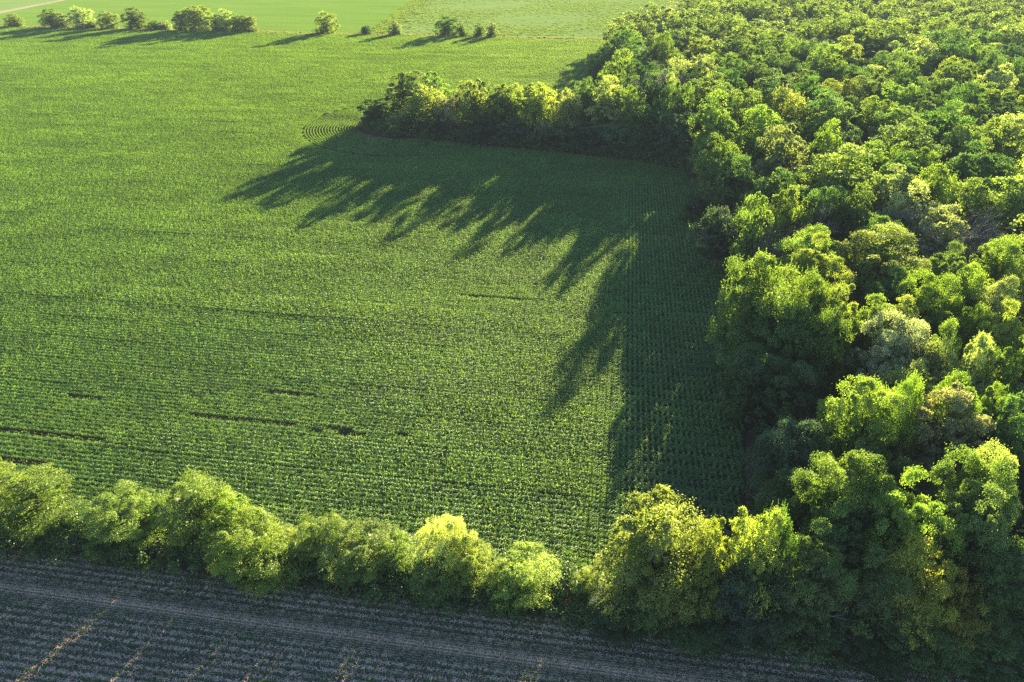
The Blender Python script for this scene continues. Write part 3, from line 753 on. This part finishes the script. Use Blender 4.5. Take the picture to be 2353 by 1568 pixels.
# ---- undergrowth, tussocks, dry grass
def clump(seed, n, w, h, ls, mi=0, grass=False):
    rg = np.random.default_rng(seed); q = Q()
    c = rg.normal(0, w*.28, (9, 3)); c[:, 2] = rg.uniform(.15, .75, 9)*h
    for cc in c:
        k = n//9; e = unit(rg.normal(size=(k, 3))); p = cc+e*rg.uniform(.5, 1, (k, 1))*np.array([w*.24, w*.24, h*.26]); p[:, 2] = np.abs(p[:, 2])
        if grass:
            nn = rg.normal(0, 1, (k, 3))*np.array([1, 1, .15]); leaves(q, p, nn, ls*rg.uniform(.7, 1.3, k), rg, .18, rg.uniform(0, 1, k), mi)
        else: leaves(q, p, e*.5+np.array([0, 0, .5])+rg.normal(0, .4, (k, 3)), ls*rg.uniform(.7, 1.3, k), rg, .65, rg.uniform(0, 1, k), mi)
    return q
uvs = [clump(s, 620, 2.5, 1.9, .17) for s in (1, 2, 3)] + [clump(4, 260, 1.4, .5, .3, 1, True)]
P = []
def along(poly, step, inner, jit, smin, smax, gr=.0):
    for i in range(len(poly)-1):
        a = np.array(poly[i], float); b = np.array(poly[i+1], float); L_ = np.linalg.norm(b-a); n = unit(np.array([-(b-a)[1], (b-a)[0]]))
        for t in np.arange(0, L_, step):
            p = a+(b-a)*t/L_+n*(inner+rng.normal(0, jit)); s = rng.uniform(smin, smax)
            if p[1] < nearline(p[0])+7 and p[0] < 14 and in_slot(np.array([p[0]]), p[1], .3)[0]: continue
            P.append((p[0], p[1], -.05, rg.uniform(0, 6.28), s, s, s*rg.uniform(.7, 1.3), 3 if rg.random() < gr else rg.integers(0, 3)))
nl_ = [(x, nearline(x)) for x in (-95, -60, -20, 12, 60, 100)]
for k, (off, s0, s1, g_) in enumerate(((.9, .35, .8, .35), (2.0, .8, 1.4, .1), (3.4, 1.0, 1.7, 0), (4.8, .9, 1.6, 0), (6.0, .5, 1.0, .25))): along(nl_, .8, off, .45, s0, s1, g_)
edge = WPOLY[8:]      # walk the wood edge from the far corner round the spit to the near corner; the wood lies to the left
for off, s0, s1, g_ in ((-.6, .3, .6, .6), (.6, .6, 1.1, .2), (2.0, .9, 1.6, 0), (3.6, 1.0, 2.0, 0)): along(edge, 1.2, -off if False else off, .5, s0, s1, g_)
for it in range(2600):   # inside the near part of the wood
    Y = rg.uniform(30, 130); X = rg.uniform(14, 120)
    if poly_in(WPOLY, [X], [Y])[0]: s = rg.uniform(.8, 1.7); P.append((X, Y, -.05, rg.uniform(0, 6.28), s, s, s, rg.integers(0, 3)))
for t in TREES:
    if t['Y'] > 395 and not t['short'] and t['X'] < 60:
        for k in range(7): s = rng.uniform(.9, 1.6); P.append((t['X']+rng.normal(0, t['w']*.26), t['Y']-rng.uniform(0, 2.5), -.05, rng.uniform(0, 6.28), s*1.3, s, s*1.2, rng.integers(0, 3)))
scatter('undergrowth', uvs, P, [M['under'], M['tuft']], 'weeds and brambles crowding the foot of the trees and hedges', 'undergrowth')

dv = [clump(s, 220, 1.6, .55, .5, 0, True) for s in (1, 2)]
P = []
for x in np.arange(-420, 100, .9):
    for k in range(3):
        y = farline(x)+rg.uniform(-2.2, 2.6); s = rg.uniform(.6, 1.3)
        if not poly_in(WPOLY, [x], [y])[0]: P.append((x, y, 0, rg.uniform(0, 6.28), s, s, s*rg.uniform(.5, 1.2), rg.integers(0, 2)))
scatter('dry_grass', dv, P, [M['dry']], 'pale dry grass strip along the far hedgerow', 'grass')
pv = [clump(s, 120, 1.7, .6, .5, 0, True) for s in (5, 6)]
P = []
EB = [gp(850, 76), gp(950, 0), gp(1010, -40)]
def boundX(y): return np.interp(y, [440, 629, 900], [-86, -82, -76])
while len(P) < 9000:
    y = 432 + 330*rg.random()**1.2; x = rg.uniform(-90, 260)
    if y < farline(x)+4 or x < boundX(y) or poly_in(WPOLY, [x], [y])[0]: continue
    if math.sin(x*.05+y*.02)+math.sin(y*.06-x*.03)+rg.normal(0, .9) < -.2: continue
    s = rg.uniform(.4, 1.2); P.append((x, y, 0, rg.uniform(0, 6.28), s*1.3, s, s*.6, rg.integers(0, 2)))
for i in range(1500):
    y = rg.uniform(440, 700); x = boundX(y)+abs(rg.normal(0, 7)); s = rg.uniform(.5, 1.2)
    if y > farline(x)+3: P.append((x, y, 0, rg.uniform(0, 6.28), s*1.3, s, s, rg.integers(0, 2)))
scatter('pasture_grass', pv, P, [M['tuft']], 'scattered grass tussocks on the hazy far pasture', 'grass')

# ------------------------------------------------------------------ ground sheets
def sheet(name, pts, z, mat, label):
    me = bpy.data.meshes.new(name); me.from_pydata([(x, y, z) for x, y in pts], [], [tuple(range(len(pts)))]); me.update(); me.materials.append(mat)
    if me.polygons[0].normal.z < 0: me.flip_normals()
    o = link(bpy.data.objects.new(name, me)); o['kind'] = 'structure'; o['label'] = label; o['category'] = 'ground'
    return o
sheet('ground', [(-5000, -600), (5000, -600), (5000, 9000), (-5000, 9000)], 0, M['ground'], 'open grassland around the fields')
sheet('corn_field', [(-900, nearline(-900)), (150, nearline(150)), (150, farline(150)), (-900, farline(-900))], .012, M['cornsoil'], 'dark soil of the corn field')
sheet('stubble_field', [(-500, -200), (500, -200), (500, nearline(500)), (-500, nearline(-500))], .012, M['nearsoil'], 'shaded stubble field in front of the hedge')
sheet('far_crop_field', [(-900, farline(-900)+1), (-86, farline(-86)+1), (-82, 629), (-70, 1300), (-900, 1300)], .012, M['farcrop'], 'smooth bright green field beyond the hedgerow')
sheet('pasture', [(-86, farline(-86)+1), (500, farline(500)+1), (500, 1300), (-70, 1300), (-82, 629)], .016, M['pasture'], 'pale rough pasture beyond the hedgerow')
sheet('field_margin', [(-900, farline(-900)-3.0), (100, farline(100)-3.0), (100, farline(100)+3.0), (-900, farline(-900)+3.0)], .022, M['track'], 'dry grassy margin along the far hedgerow')
# track in the far left corner, with pasture beyond it
a1, a2 = gp(158, 0), gp(-60, 44); b1, b2 = gp(140, 0), gp(-60, 37)
def ext(p, q, k): return (p[0]+(p[0]-q[0])*k, p[1]+(p[1]-q[1])*k)
sheet('track', [ext(b2, b1, .3), ext(a2, a1, .3), ext(a1, a2, 2), ext(b1, b2, 2)], .024, M['track'], 'pale farm track crossing the far left corner')
sheet('far_pasture', [ext(b2, b1, .3), ext(b1, b2, 2), (-900, 1300)], .02, M['pasture'], 'rough pasture left of the farm track')
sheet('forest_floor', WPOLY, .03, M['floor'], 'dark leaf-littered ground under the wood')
# bare earth along the wood edge
def ribbon(name, line, w, z, mat, label, off=0):
    L_ = np.array(line, float); d = unit(np.gradient(L_, axis=0)); n = np.stack([-d[:, 1], d[:, 0]], 1)
    a = L_+n*off; b = L_+n*(off+w)
    v = [(x, y, z) for x, y in a]+[(x, y, z) for x, y in b]; k = len(line)
    me = bpy.data.meshes.new(name); me.from_pydata(v, [], [(i, i+1, k+i+1, k+i) for i in range(k-1)]); me.update(); me.materials.append(mat)
    o = link(bpy.data.objects.new(name, me)); o['kind'] = 'structure'; o['label'] = label; o['category'] = 'ground'
ribbon('path', edge, 1.3, .036, M['margin'], 'bare reddish earth strip along the edge of the wood', -1.7)
ribbon('path', [(x, nearline(x)) for x in np.linspace(-120, 120, 30)], .9, .034, M['margin'], 'bare earth strip between the near hedge and the stubble', -.6)

# ------------------------------------------------------------------ haze, light, camera
def haze_glow_box():
    me = bpy.data.meshes.new('haze_glow'); x0, x1, y0, y1, z0, z1 = -1500, 1500, -100, 2200, -1, 95
    v = [(x, y, z) for z in (z0, z1) for y in (y0, y1) for x in (x0, x1)]
    me.from_pydata(v, [], [(0, 2, 3, 1), (4, 5, 7, 6), (0, 1, 5, 4), (2, 6, 7, 3), (0, 4, 6, 2), (1, 3, 7, 5)]); me.update()
    m, nt, out = newmat('haze_glow')
    s = N(nt, 'ShaderNodeEmission'); s.inputs[0].default_value = (.86, .92, 1, 1); s.inputs[1].default_value = .000022  # emissive volume: its even glow stands in for light scattered by hazy air
    nt.links.new(s.outputs[0], out.inputs['Volume']); me.materials.append(m)
    o = link(bpy.data.objects.new('haze_glow', me)); o['kind'] = 'structure'; o['label'] = 'faint glowing volume imitating hazy air over the fields'; o['category'] = 'haze_glow'
haze_glow_box()

w = bpy.data.worlds.new('World'); sc.world = w; w.use_nodes = True
nt = w.node_tree; bg = nt.nodes['Background']
sky = nt.nodes.new('ShaderNodeTexSky'); sky.sky_type = 'NISHITA'; sky.sun_disc = False
sky.sun_elevation = R_(SUN_EL); sky.sun_rotation = R_(90-SUN_AZ)
sky.air_density = 1.0; sky.dust_density = .3; sky.ozone_density = 3.0
nt.links.new(sky.outputs[0], bg.inputs[0]); bg.inputs[1].default_value = .064
ld = bpy.data.lights.new('sun', 'SUN'); ld.energy = 5.0; ld.angle = R_(.5); ld.color = (1, .86, .52)
lo = link(bpy.data.objects.new('sun', ld)); lo.location = (100, 200, 120)
lo.rotation_euler = (R_(90-SUN_EL), 0, R_(SUN_AZ-90+180-0))
# light travels along the lamp's -Z: from the sun towards the scene
from mathutils import Vector
sd = Vector((math.cos(R_(SUN_EL))*math.cos(R_(SUN_AZ)), math.cos(R_(SUN_EL))*math.sin(R_(SUN_AZ)), math.sin(R_(SUN_EL))))
lo.rotation_euler = sd.to_track_quat('Z', 'Y').to_euler()

cd = bpy.data.cameras.new('camera'); cam = link(bpy.data.objects.new('camera', cd)); cam.location = (0, 0, H)
cam.rotation_euler = (R_(90)-TILT, 0, 0); cd.lens = 24; cd.sensor_width = 36; cd.clip_start = .5; cd.clip_end = 12000
sc.camera = cam
sc.view_settings.view_transform = 'Standard'; sc.view_settings.look = 'None'; sc.view_settings.exposure = 0
sc.cycles.max_bounces = 5; sc.cycles.diffuse_bounces = 2; sc.cycles.glossy_bounces = 2; sc.cycles.transmission_bounces = 2
sc.cycles.film_exposure = 5.6; sc.cycles.volume_bounces = 0; sc.cycles.use_denoising = False
